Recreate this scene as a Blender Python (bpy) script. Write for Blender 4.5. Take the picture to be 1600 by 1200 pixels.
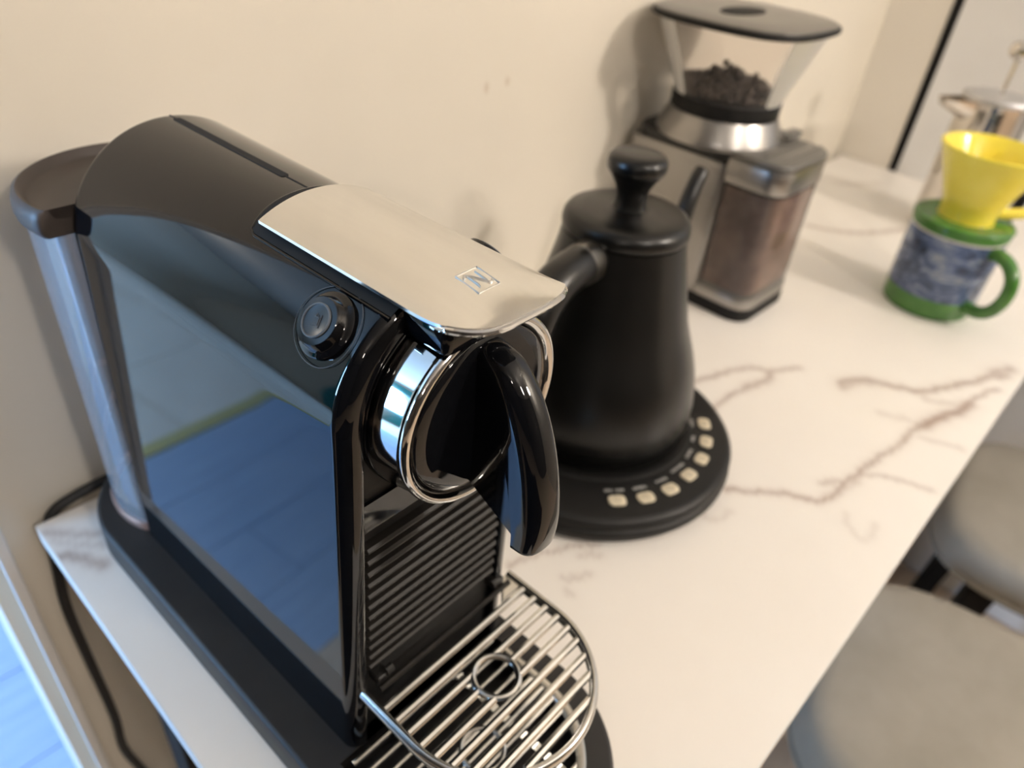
import bpy, bmesh, math, random
from math import pi, sin, cos, sqrt, radians
from mathutils import Vector, Matrix, Euler
random.seed(7)
S = bpy.context.scene
C = S.collection
for o in list(bpy.data.objects):
    bpy.data.objects.remove(o)

# ------------------------------------------------------------------ camera, world, lights, exposure
cam_d = bpy.data.cameras.new('camera')
cam = bpy.data.objects.new('camera', cam_d); C.objects.link(cam)
cam.location = (-0.05303, -0.44267, 0.39648)
cam.rotation_euler = (0.93775, -0.08941, -0.81202)
cam_d.sensor_width = 36.0
cam_d.lens = 1154.07 / 1600 * 36.0
cam_d.clip_start = 0.02
cam_d.dof.use_dof = True
cam_d.dof.focus_distance = 0.27
cam_d.dof.aperture_fstop = 7.0
S.camera = cam

S.view_settings.view_transform = 'Standard'
S.view_settings.look = 'None'
S.view_settings.gamma = 1.0
S.view_settings.use_curve_mapping = False
S.view_settings.exposure = 0.0

W = bpy.data.worlds.new('world'); S.world = W; W.use_nodes = True
bg = W.node_tree.nodes['Background']
bg.inputs[0].default_value = (0.35, 0.62, 1.0, 1); bg.inputs[1].default_value = 2.0

def light(name, kind, loc, power, col, size=0.1, rot=None, size_y=None):
    d = bpy.data.lights.new(name, kind); d.energy = power; d.color = col
    if kind == 'AREA':
        d.shape = 'RECTANGLE'; d.size = size; d.size_y = size_y or size
    else:
        d.shadow_soft_size = size
    o = bpy.data.objects.new(name, d); C.objects.link(o); o.location = loc
    if rot: o.rotation_euler = rot
    return o
WARM = (1.0, 0.905, 0.81)
light('ceiling_or_fill_bulb', 'POINT', (1.02, -1.75, 1.04), 62, WARM, 0.075)
light('ceiling_or_fill_bulb', 'POINT', (-0.05, -1.95, 1.25), 35, WARM, 0.075)
light('ceiling_or_fill_bulb', 'POINT', (-1.70, -1.60, 1.30), 13, WARM, 0.075)  # fill lamp added to brighten the side wall, no known fixture
light('far_room_fill', 'POINT', (-0.95, 2.35, 1.35), 26, (1.0, 0.90, 0.76), 0.075)  # added fill that lifts the far tiles mirrored in the machine's flank
light('daylight_window', 'AREA', (-3.14, 1.12, 0.62), 230, (0.33, 0.60, 1.0), 1.2, (0, radians(-90), 0), 0.9)

# ------------------------------------------------------------------ materials
def mat(name, col, rough=0.5, metal=0.0, ior=1.5, **kw):
    m = bpy.data.materials.new(name); m.use_nodes = True
    b = m.node_tree.nodes['Principled BSDF']
    b.inputs['Base Color'].default_value = (*col, 1)
    b.inputs['Roughness'].default_value = rough
    b.inputs['Metallic'].default_value = metal
    b.inputs['IOR'].default_value = ior
    for k, v in kw.items():
        b.inputs[k.replace('_', ' ')].default_value = v
    return m
def N(m, t, **kw):
    n = m.node_tree.nodes.new(t)
    for k, v in kw.items():
        if hasattr(n, k): setattr(n, k, v)
    return n
def L(m, a, b): m.node_tree.links.new(a, b)
def bsdf(m): return m.node_tree.nodes['Principled BSDF']
def noise(m, scale, detail=4, rough=0.6, vec=None, dist=0.0):
    n = N(m, 'ShaderNodeTexNoise'); n.inputs['Scale'].default_value = scale
    n.inputs['Detail'].default_value = detail; n.inputs['Roughness'].default_value = rough
    n.inputs['Distortion'].default_value = dist
    if vec is None:
        tc = N(m, 'ShaderNodeTexCoord'); vec = tc.outputs['Object']
    L(m, vec, n.inputs['Vector'])
    return n
def ramp(m, fac, stops):
    r = N(m, 'ShaderNodeValToRGB'); cr = r.color_ramp
    while len(cr.elements) < len(stops): cr.elements.new(0.5)
    for e, (p, c) in zip(cr.elements, stops):
        e.position = p; e.color = (*c, 1) if len(c) == 3 else c
    L(m, fac, r.inputs[0]); return r
def bump(m, h, strength=0.1, dist=0.001):
    b = N(m, 'ShaderNodeBump'); b.inputs['Strength'].default_value = strength
    b.inputs['Distance'].default_value = dist
    L(m, h, b.inputs['Height']); L(m, b.outputs[0], bsdf(m).inputs['Normal'])
def noisy(name, c1, c2, scale, rough=0.5, lo=0.35, hi=0.65, bmp=0.0, bscale=None, bdist=0.001, **kw):
    m = mat(name, c1, rough, **kw)
    n = noise(m, scale); r = ramp(m, n.outputs[0], [(lo, c1), (hi, c2)])
    L(m, r.outputs[0], bsdf(m).inputs['Base Color'])
    if bmp:
        n2 = noise(m, bscale or scale * 4, 3); bump(m, n2.outputs[0], bmp, bdist)
    return m

M = {}
M['gloss'] = mat('gloss_black', (0.0035, 0.0038, 0.0048), 0.035, ior=1.45)
# light dust and wipe marks on the piano black
n_ = noise(M['gloss'], 40, 5, 0.7); r_ = ramp(M['gloss'], n_.outputs[0], [(0.45, (0.03,)*3), (0.75, (0.085,)*3)])
L(M['gloss'], r_.outputs[0], bsdf(M['gloss']).inputs['Roughness'])
M['satin'] = noisy('satin_black', (0.010, 0.0095, 0.009), (0.016, 0.015, 0.014), 30, 0.38, bmp=0.05, bscale=900, bdist=0.0002)
M['matte'] = noisy('matte_black', (0.005, 0.005, 0.005), (0.009, 0.0085, 0.008), 60, 0.6, ior=1.35)
M['base'] = noisy('base_black', (0.012, 0.011, 0.011), (0.018, 0.017, 0.016), 25, 0.52, bmp=0.06, bscale=1500, bdist=0.0002)
M['rib'] = noisy('rib_plastic', (0.009, 0.008, 0.007), (0.015, 0.013, 0.011), 90, 0.45, ior=1.30)
M['chrome'] = mat('chrome', (0.66, 0.65, 0.64), 0.07, 1.0)
M['gridchrome'] = noisy('worn_chrome', (0.56, 0.55, 0.52), (0.66, 0.65, 0.62), 60, 0.22, metal=1.0)
M['lid'] = mat('lid_metal', (0.74, 0.73, 0.70), 0.22, 1.0)
n_ = noise(M['lid'], 28, 6, 0.65)
tc_ = N(M['lid'], 'ShaderNodeTexCoord'); mp_ = N(M['lid'], 'ShaderNodeMapping')
mp_.inputs['Scale'].default_value = (90, 9, 20); mp_.inputs['Rotation'].default_value = (0, 0, 0.12)
L(M['lid'], tc_.outputs['Object'], mp_.inputs[0]); L(M['lid'], mp_.outputs[0], n_.inputs['Vector'])
n_.inputs['Scale'].default_value = 1.0
r_ = ramp(M['lid'], n_.outputs[0], [(0.35, (0.09,)*3), (0.75, (0.24,)*3)])
L(M['lid'], r_.outputs[0], bsdf(M['lid']).inputs['Roughness'])
r_ = ramp(M['lid'], n_.outputs[0], [(0.3, (0.78, 0.775, 0.75)), (0.8, (0.71, 0.705, 0.68))])
L(M['lid'], r_.outputs[0], bsdf(M['lid']).inputs['Base Color'])
M['emboss'] = mat('emboss', (0.60, 0.59, 0.56), 0.3, 1.0)
M['void'] = mat('void_black', (0.003, 0.003, 0.003), 0.8)
M['btn'] = mat('button_face', (0.014, 0.016, 0.019), 0.3)
M['icon'] = mat('icon_grey', (0.10, 0.11, 0.12), 0.5)
M['tanklid'] = noisy('tank_lid', (0.050, 0.040, 0.036), (0.062, 0.050, 0.045), 20, 0.5)
M['copper'] = mat('copper_ring', (0.45, 0.27, 0.21), 0.3, 0.6)
def glassmat(name, tint, rough=0.02, mixf=0.86, ior=1.45):
    m = bpy.data.materials.new(name); m.use_nodes = True; nt = m.node_tree
    b = nt.nodes['Principled BSDF']; b.inputs['Base Color'].default_value = (*tint, 1)
    b.inputs['Roughness'].default_value = rough; b.inputs['IOR'].default_value = ior
    t = nt.nodes.new('ShaderNodeBsdfTransparent'); t.inputs[0].default_value = (*tint, 1)
    g = nt.nodes.new('ShaderNodeBsdfGlossy'); g.inputs['Roughness'].default_value = rough
    f = nt.nodes.new('ShaderNodeFresnel'); f.inputs['IOR'].default_value = ior
    mx = nt.nodes.new('ShaderNodeMixShader'); nt.links.new(f.outputs[0], mx.inputs[0])
    nt.links.new(t.outputs[0], mx.inputs[1]); nt.links.new(g.outputs[0], mx.inputs[2])
    mx2 = nt.nodes.new('ShaderNodeMixShader'); mx2.inputs[0].default_value = mixf
    nt.links.new(b.outputs[0], mx2.inputs[1]); nt.links.new(mx.outputs[0], mx2.inputs[2])
    nt.links.new(mx2.outputs[0], nt.nodes['Material Output'].inputs[0])
    return m
M['tank'] = glassmat('clear_tank', (0.92, 0.91, 0.93), 0.06, 0.80)
M['hopper'] = glassmat('smoked_hopper', (0.93, 0.905, 0.885), 0.5, 0.96, 1.20)
M['chamber'] = glassmat('clear_chamber', (0.90, 0.84, 0.80), 0.06, 0.93)
M['pane'] = glassmat('window_glass', (0.97, 0.98, 0.99), 0.0, 1.0)
M['kettle'] = noisy('kettle_black', (0.0032, 0.0032, 0.0030), (0.0052, 0.0050, 0.0046), 40, 0.29, ior=1.46, bmp=0.08, bscale=1800, bdist=0.0002)
M['kettle_base'] = noisy('kettle_base_black', (0.006, 0.006, 0.0057), (0.0085, 0.008, 0.0078), 40, 0.44, ior=1.38)
M['pad'] = noisy('button_cream', (0.62, 0.55, 0.40), (0.70, 0.62, 0.47), 200, 0.45)
M['print'] = mat('white_print', (0.55, 0.54, 0.52), 0.5)
M['padprint'] = mat('pad_print', (0.33, 0.28, 0.20), 0.5)
M['collar'] = noisy('dark_steel', (0.20, 0.19, 0.175), (0.27, 0.26, 0.24), 50, 0.28, metal=1.0)
M['steel'] = mat('brushed_steel', (0.37, 0.355, 0.335), 0.3, 1.0)
n_ = noise(M['steel'], 1.0, 3); tc_ = N(M['steel'], 'ShaderNodeTexCoord'); mp_ = N(M['steel'], 'ShaderNodeMapping')
mp_.inputs['Scale'].default_value = (12, 12, 700); L(M['steel'], tc_.outputs['Object'], mp_.inputs[0]); L(M['steel'], mp_.outputs[0], n_.inputs['Vector'])
r_ = ramp(M['steel'], n_.outputs[0], [(0.3, (0.26,)*3), (0.7, (0.40,)*3)]); L(M['steel'], r_.outputs[0], bsdf(M['steel']).inputs['Roughness'])
M['mirror'] = mat('polished_steel', (0.66, 0.62, 0.57), 0.11, 1.0)
M['greylid'] = noisy('grey_black_plastic', (0.12, 0.113, 0.10), (0.14, 0.132, 0.118), 30, 0.28)
M['ground'] = noisy('ground_coffee', (0.13, 0.068, 0.042), (0.31, 0.205, 0.15), 26, 0.8, 0.35, 0.7, bmp=0.3, bscale=500, bdist=0.001)
M['bean'] = noisy('roasted_bean', (0.040, 0.028, 0.021), (0.075, 0.054, 0.042), 80, 0.40)
M['yellow'] = noisy('yellow_glaze', (0.84, 0.68, 0.06), (0.90, 0.75, 0.10), 25, 0.16, bmp=0.03, bscale=60)
M['green'] = noisy('green_glaze', (0.050, 0.16, 0.028), (0.085, 0.23, 0.045), 40, 0.14)
M['whiteglaze'] = mat('white_glaze', (0.62, 0.60, 0.54), 0.2)
# generic blue glaze with pale swirls
m = M['blue'] = mat('blue_swirl_glaze', (0.08, 0.12, 0.25), 0.22)
tc_ = N(m, 'ShaderNodeTexCoord'); mp_ = N(m, 'ShaderNodeMapping'); mp_.inputs['Scale'].default_value = (1, 1, 1.5)
L(m, tc_.outputs['Object'], mp_.inputs[0])
n_ = noise(m, 34, 5, 0.6, mp_.outputs[0], 1.6)
r_ = ramp(m, n_.outputs[0], [(0.28, (0.018, 0.024, 0.035)), (0.44, (0.055, 0.085, 0.16)), (0.55, (0.12, 0.165, 0.29)), (0.66, (0.30, 0.35, 0.43)), (0.76, (0.24, 0.26, 0.12))])
L(m, r_.outputs[0], bsdf(m).inputs['Base Color'])
M['wall'] = noisy('cream_paint', (0.71, 0.655, 0.555), (0.74, 0.685, 0.585), 3, 0.55, bmp=0.12, bscale=260, bdist=0.0006)
M['ceiling'] = noisy('ceiling_paint', (0.60, 0.58, 0.55), (0.62, 0.60, 0.57), 3, 0.8)
M['wall_light'] = noisy('light_cream_paint', (0.80, 0.755, 0.675), (0.82, 0.775, 0.695), 3, 0.55, bmp=0.12, bscale=260, bdist=0.0006)
M['wall_unlit'] = noisy('unlit_wall_brown', (0.06, 0.052, 0.045), (0.075, 0.065, 0.055), 3, 0.7)  # dark colour stands in for unlit walls, so the gloss mirrors darkness
M['trimwhite'] = noisy('white_trim_paint', (0.74, 0.74, 0.73), (0.78, 0.78, 0.77), 10, 0.35)
M['door'] = noisy('door_paint', (0.80, 0.80, 0.79), (0.83, 0.83, 0.82), 6, 0.4)
M['black'] = noisy('black_metal', (0.006, 0.006, 0.006), (0.010, 0.0095, 0.0095), 50, 0.65, ior=1.3)
M['cable'] = noisy('cable_rubber', (0.007, 0.007, 0.008), (0.011, 0.011, 0.012), 100, 0.5)
M['velvet'] = noisy('grey_velvet', (0.27, 0.245, 0.20), (0.34, 0.31, 0.26), 9, 0.85, 0.3, 0.7, bmp=0.25, bscale=900, bdist=0.0008)
bsdf(M['velvet']).inputs['Sheen Weight'].default_value = 0.1
for key, nm, ca, cb in (('plank', 'pale_oak', (0.56, 0.43, 0.31), (0.68, 0.55, 0.42)), ('plank_daylit', 'daylit_oak', (0.30, 0.43, 0.66), (0.39, 0.53, 0.76))):  # second oak has the blue of the daylight put into its colour
  m = M[key] = mat(nm, ca, 0.30 if key == 'plank_daylit' else 0.55)
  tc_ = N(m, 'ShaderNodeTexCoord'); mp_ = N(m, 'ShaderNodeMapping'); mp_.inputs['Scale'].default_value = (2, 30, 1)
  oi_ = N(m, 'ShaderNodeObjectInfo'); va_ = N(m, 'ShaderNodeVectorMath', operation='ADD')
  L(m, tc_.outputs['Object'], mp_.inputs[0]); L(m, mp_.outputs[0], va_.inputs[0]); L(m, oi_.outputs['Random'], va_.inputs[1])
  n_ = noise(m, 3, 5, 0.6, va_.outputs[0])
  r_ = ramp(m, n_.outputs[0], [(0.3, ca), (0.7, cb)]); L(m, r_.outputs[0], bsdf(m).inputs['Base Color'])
M['tile'] = noisy('floor_tile', (0.80, 0.75, 0.68), (0.86, 0.82, 0.75), 6, 0.3)
M['brass'] = mat('threshold_brass', (0.62, 0.56, 0.25), 0.4, 0.3)
M['teal'] = noisy('teal_cloth', (0.01, 0.28, 0.30), (0.02, 0.38, 0.38), 12, 0.8)
m = M['marble'] = mat('white_marble_laminate', (0.86, 0.81, 0.74), 0.33)
at_ = N(m, 'ShaderNodeAttribute'); at_.attribute_name = 'vein'
n_ = noise(m, 5, 5, 0.6); r0 = ramp(m, n_.outputs[0], [(0.35, (0.84, 0.80, 0.745)), (0.7, (0.88, 0.845, 0.79))])
mx_ = N(m, 'ShaderNodeMix', data_type='RGBA'); n2_ = noise(m, 60, 5, 0.7)
mu_ = N(m, 'ShaderNodeMath', operation='MULTIPLY'); r1 = ramp(m, n2_.outputs[0], [(0.25, (0.55,)*3), (0.65, (1.0,)*3)])
L(m, at_.outputs['Fac'], mu_.inputs[0]); L(m, r1.outputs[0], mu_.inputs[1])
L(m, mu_.outputs[0], mx_.inputs[0]); L(m, r0.outputs[0], mx_.inputs[6]); mx_.inputs[7].default_value = (0.36, 0.27, 0.225, 1)
L(m, mx_.outputs[2], bsdf(m).inputs['Base Color'])

# ------------------------------------------------------------------ mesh helpers
def mesh(name, verts, faces, m, parent=None, smooth=35, loc=None, rot=None):
    me = bpy.data.meshes.new(name)
    me.from_pydata([tuple(v) for v in verts], [], faces)
    bm = bmesh.new(); bm.from_mesh(me); bmesh.ops.recalc_face_normals(bm, faces=bm.faces); bm.to_mesh(me); bm.free()
    if m: me.materials.append(m)
    if smooth:
        for p in me.polygons: p.use_smooth = True
        me.set_sharp_from_angle(angle=radians(smooth))
    o = bpy.data.objects.new(name, me); C.objects.link(o)
    if loc: o.location = loc
    if rot: o.rotation_euler = rot
    if parent: o.parent = parent
    return o
def join(parts):
    V, F = [], []
    for v, f in parts:
        b = len(V); V += list(v); F += [tuple(i + b for i in q) for q in f]
    return V, F
def box(x0, x1, y0, y1, z0, z1, b=0.0):
    if b <= 0:
        v = [(x, y, z) for z in (z0, z1) for y in (y0, y1) for x in (x0, x1)]
        return v, [(0, 2, 3, 1), (4, 5, 7, 6), (0, 1, 5, 4), (2, 6, 7, 3), (0, 4, 6, 2), (1, 3, 7, 5)]
    return slab(rrect(x0, x1, y0, y1, b, 3), z0, z1, b)
def rrect(x0, x1, y0, y1, r, n=6):
    pts = []
    for cx, cy, a in ((x1 - r, y1 - r, 0), (x0 + r, y1 - r, 90), (x0 + r, y0 + r, 180), (x1 - r, y0 + r, 270)):
        for i in range(n + 1):
            t = radians(a + 90 * i / n); pts.append((cx + r * cos(t), cy + r * sin(t)))
    return pts
def offset(pts, d):
    # inward offset of a convex CCW outline
    n = len(pts); out = []
    for i in range(n):
        p0, p1, p2 = Vector(pts[i - 1]), Vector(pts[i]), Vector(pts[(i + 1) % n])
        e1, e2 = (p1 - p0), (p2 - p1)
        if e1.length < 1e-9: e1 = e2
        if e2.length < 1e-9: e2 = e1
        n1 = Vector((-e1.y, e1.x)).normalized(); n2 = Vector((-e2.y, e2.x)).normalized()
        k = (n1 + n2); k = k / max(0.3, k.length_squared) * 2 if k.length > 1e-6 else n1
        out.append(tuple(p1 + k * d))
    return out
def loft(rings, cap0=True, cap1=True, closed=True):
    n = len(rings[0]); V = [p for r in rings for p in r]; F = []
    for k in range(len(rings) - 1):
        for i in range(n if closed else n - 1):
            j = (i + 1) % n
            F.append((k * n + i, k * n + j, (k + 1) * n + j, (k + 1) * n + i))
    if cap0: F.append(tuple(range(n)))
    if cap1: F.append(tuple((len(rings) - 1) * n + i for i in range(n)))
    return V, F
def slab(out, z0, z1, b=0.0, n=3):
    # extruded outline with rounded top (and bottom) edges
    rings = []
    if b > 0:
        for i in range(n + 1):
            t = pi / 2 * i / n; d = b * (1 - sin(t)); z = z0 + b * (1 - cos(t))
            rings.append([(x, y, z) for x, y in offset(out, d)])
        for i in range(n + 1):
            t = pi / 2 * i / n; d = b * (1 - cos(t)); z = z1 - b * (1 - sin(t))
            rings.append([(x, y, z) for x, y in offset(out, d)])
    else:
        rings = [[(x, y, z0) for x, y in out], [(x, y, z1) for x, y in out]]
    return loft(rings)
def lathe(prof, n=64, cx=0.0, cy=0.0, cap0=True, cap1=True):
    rings = [[(cx + r * cos(2 * pi * i / n), cy + r * sin(2 * pi * i / n), z) for i in range(n)] for r, z in prof]
    return loft(rings, cap0, cap1)
def catmull(pts, k=8):
    P = [Vector(p) for p in pts]; out = []
    for i in range(len(P) - 1):
        a, b, c, d = P[max(i - 1, 0)], P[i], P[i + 1], P[min(i + 2, len(P) - 1)]
        for j in range(k):
            t = j / k
            out.append(0.5 * ((2 * b) + (c - a) * t + (2 * a - 5 * b + 4 * c - d) * t * t + (3 * b - a - 3 * c + d) * t ** 3))
    out.append(P[-1]); return out
def tube(path, r, n=10, closed=False, cap=True, ry=None, up=None):
    P = [Vector(p) for p in path]; rings = []; prev = None; m = len(P)
    for i, p in enumerate(P):
        t = (P[(i + 1) % m] - P[i - 1]) if closed else (P[min(i + 1, m - 1)] - P[max(i - 1, 0)])
        t.normalize()
        if up is not None: a = Vector(up) - t * t.dot(Vector(up))
        elif prev is None:
            a = Vector((0, 0, 1)) - t * t.z
            if a.length < 1e-3: a = Vector((1, 0, 0)) - t * t.x
        else: a = prev - t * t.dot(prev)
        a.normalize(); prev = a; b = t.cross(a)
        rr = r[i] if isinstance(r, (list, tuple)) else r
        r2 = ry if ry else rr
        rings.append([tuple(p + a * (r2 * cos(2 * pi * k / n)) + b * (rr * sin(2 * pi * k / n))) for k in range(n)])
    if closed:
        rings.append(rings[0]); V, F = loft(rings, False, False)
        return V, F
    return loft(rings, cap, cap)
def xform(vf, mtx):
    return [tuple(mtx @ Vector(v)) for v in vf[0]], vf[1]
def obj(name, vf, m, parent=None, smooth=35, **kw): return mesh(name, vf[0], vf[1], M[m] if isinstance(m, str) else m, parent, smooth, **kw)
def tag(o, label, cat, group=None, kind=None):
    o['label'] = label; o['category'] = cat
    if group: o['group'] = group
    if kind: o['kind'] = kind
    return o
def thing(name, label, cat, loc=(0, 0, 0), rz=0.0, group=None):
    o = bpy.data.objects.new(name, None); C.objects.link(o); o.empty_display_size = 0.05
    o.location = loc; o.rotation_euler = (0, 0, rz)
    return tag(o, label, cat, group)
def struct(name, vf, m, parent=None, smooth=0):
    o = obj(name, vf, m, parent, smooth)
    if parent is None: o['kind'] = 'structure'
    return o
def text_mesh(name, s, size, m, parent, mtx, depth=0.0002):
    cu = bpy.data.curves.new('t', 'FONT'); cu.body = s; cu.size = size; cu.align_x = 'CENTER'; cu.align_y = 'CENTER'; cu.extrude = depth
    to = bpy.data.objects.new('t', cu); C.objects.link(to)
    dg = bpy.context.evaluated_depsgraph_get()
    me = bpy.data.meshes.new_from_object(to.evaluated_get(dg)); me.name = name
    bpy.data.objects.remove(to)
    me.materials.clear(); me.materials.append(M[m]); me.transform(mtx)
    o = bpy.data.objects.new(name, me); C.objects.link(o); o.parent = parent
    return o

# ------------------------------------------------------------------ the room
WX = -0.0215          # the wall ends here; beyond it an opening to the next room
XR = 1.327            # side wall
FZ, CZ = -0.75, 1.65
m = M['wall'].copy(); m.name = 'cream_paint_marked'; M['wallmark'] = m
# two faint brown drips on the paint
nt = m.node_tree; colin = bsdf(m).inputs['Base Color'].links[0].from_socket
geo = N(m, 'ShaderNodeTexCoord'); acc = None
for (px, pz, w, h) in ((0.417, 0.227, 0.0035, 0.0062), (0.4426, 0.2293, 0.0035, 0.0052)):
    sb = N(m, 'ShaderNodeVectorMath', operation='SUBTRACT'); sb.inputs[1].default_value = (px, 0.0, pz)
    L(m, geo.outputs['Object'], sb.inputs[0])
    ml = N(m, 'ShaderNodeVectorMath', operation='MULTIPLY'); ml.inputs[1].default_value = (1 / w, 0, 1 / h); L(m, sb.outputs[0], ml.inputs[0])
    ln = N(m, 'ShaderNodeVectorMath', operation='LENGTH'); L(m, ml.outputs[0], ln.inputs[0])
    mr = N(m, 'ShaderNodeMapRange'); mr.inputs[1].default_value = 0.3; mr.inputs[2].default_value = 1.1; mr.inputs[3].default_value = 0.35; mr.inputs[4].default_value = 0.0
    L(m, ln.outputs['Value'], mr.inputs[0])
    if acc is None: acc = mr.outputs[0]
    else:
        ad = N(m, 'ShaderNodeMath', operation='ADD'); L(m, acc, ad.inputs[0]); L(m, mr.outputs[0], ad.inputs[1]); acc = ad.outputs[0]
mx = N(m, 'ShaderNodeMix', data_type='RGBA'); L(m, acc, mx.inputs[0]); L(m, colin, mx.inputs[6]); mx.inputs[7].default_value = (0.36, 0.22, 0.10, 1)
L(m, mx.outputs[2], bsdf(m).inputs['Base Color'])

struct('wall_back', box(WX, XR + 0.12, 0.012, 0.16, FZ, CZ), 'wallmark')
struct('trim_1', slab(rrect(WX - 0.0045, WX + 0.0035, 0.0065, 0.0140, 0.0015, 3), FZ, CZ), 'trimwhite', smooth=35)
struct('trim_2', box(-0.036, WX, 0.024, 0.15, FZ, CZ), 'wall')
struct('wall_right', join([box(XR, XR + 0.12, -0.0822, 0.012, FZ, CZ), box(XR + 0.02, XR + 0.12, -0.1, -0.08, FZ, CZ), box(XR, XR + 0.12, -0.99, -3.2, FZ, CZ),
                           box(XR, XR + 0.12, -0.99, -0.0822, 1.32, CZ)]), 'wall_light')
struct('trim_3', box(XR - 0.001, XR + 0.02, -0.0962, -0.0822, FZ, 1.32), 'black')
d = struct('door_1', box(XR - 0.0005, XR + 0.04, -0.985, -0.0962, FZ + 0.005, 1.315), 'door')
obj('door_handle', tube([(XR - 0.002, -0.92, 0.3), (XR - 0.05, -0.92, 0.3), (XR - 0.05, -0.82, 0.3)], 0.009, 10), 'steel', d)
struct('wall_front', box(-3.2, XR + 0.12, -3.3, -3.2, FZ, CZ), 'wall_unlit')
struct('wall_side', box(-3.3, -3.2, -3.2, 0.25, FZ, CZ), 'wall_unlit')
struct('ceiling', box(-3.3, 2.4, -3.3, 3.3, CZ, CZ + 0.1), 'ceiling')
struct('wall_far', box(-3.3, 2.4, 3.1, 3.2, FZ, CZ), 'wall')
struct('daylight_blocker', box(-3.2, -0.80, 0.012, 0.16, FZ, CZ), 'wall_unlit')  # added unseen wall, keeps window daylight off the near stool
struct('wall_end', box(2.3, 2.4, 0.16, 3.1, FZ, CZ), 'wall')
wy0, wy1, wz0, wz1 = 0.62, 1.62, -0.05, 1.30
struct('wall_left', join([box(-3.3, -3.2, 0.25, wy0, FZ, CZ), box(-3.3, -3.2, wy1, 3.2, FZ, CZ), box(-3.3, -3.2, wy0, wy1, FZ, wz0), box(-3.3, -3.2, wy0, wy1, wz1, CZ)]), 'wall')
wn = struct('window_1', join([box(-3.27, -3.22, wy0, wy1, z, z + 0.05) for z in (wz0, wz1 - 0.05)] + [box(-3.27, -3.22, y, y + 0.05, wz0, wz1) for y in (wy0, 1.095, wy1 - 0.05)]), 'trimwhite')
obj('pane', box(-3.25, -3.245, wy0, wy1, wz0, wz1), 'pane', wn, 0)
for y0 in (0.36, 1.55):
    pts = [(-3.10 + 0.025 * sin(i * 1.7), y0 + 0.34 * i / 24) for i in range(25)]
    V = [(x, y, z) for z in (-0.7, 1.55) for x, y in pts] + [(x + 0.004, y, z) for z in (-0.7, 1.55) for x, y in pts]
    F = [(i, i + 1, 26 + i, 25 + i) for i in range(24)] + [(50 + i, 75 + i, 76 + i, 51 + i) for i in range(24)]
    obj('curtain', (V, F), 'teal', wn, 60)

fl = struct('floor', join([box(-3.3, 2.4, -3.3, 3.3, FZ - 0.1, FZ - 0.006)]), 'matte')
pl_me = None
pl_w = None
PW, PLN = 0.17, 1.25
row = 0
y = -3.2
while y < 0.84:
    off = (row * 0.47) % PLN
    x = -3.25 - off
    while x < 2.35:
        a, b = max(x, -3.25), min(x + PLN, 2.35)
        inside = (y < 0.9 and b > -1.6 and a < 2.3 and y > -1.6)
        if b - a > 0.1:
            if inside or True:
                if pl_me is None:
                    p0 = obj('plank', box(0.0012, PLN - 0.0012, 0.001, PW - 0.001, -0.006, 0.0), 'plank', fl, 0); pl_me = p0.data; p = p0; pl_w = pl_me.copy(); pl_w.materials[0] = M['plank_daylit']
                else:
                    p = bpy.data.objects.new('plank', pl_me); C.objects.link(p); p.parent = fl
                p.location = (a, y, FZ); p.scale = ((b - a) / PLN, 1, 1)
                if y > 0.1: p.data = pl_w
        x += PLN
    y += PW; row += 1
yt = y
obj('dark_reflection_sheet', slab(rrect(-1.75, -0.12, -1.9, -0.15, 0.03, 4), FZ + 0.0002, FZ + 0.008, 0.003, 2), 'matte', fl)  # added unseen dark sheet, so the machine's front lip reflects dark
obj('threshold', slab(rrect(-3.2, 2.3, yt, yt + 0.04, 0.004, 3), FZ - 0.006, FZ + 0.006, 0.002), 'brass', fl)
tme = None
for i in range(-7, 2):
    for j in range(6):
        if tme is None:
            q = obj('tile', slab(rrect(0.003, 0.327, 0.003, 0.327, 0.004, 2), -0.006, 0.001, 0.001, 2), 'tile', fl, 0); tme = q.data
        else:
            q = bpy.data.objects.new('tile', tme); C.objects.link(q); q.parent = fl
        q.location = (i * 0.33 - 0.1, yt + 0.042 + j * 0.33, FZ)
q = obj('tile_field', box(-3.2, 2.3, yt + 0.042, 3.1, FZ - 0.0059, FZ - 0.002), 'tile', fl, 0)

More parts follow.
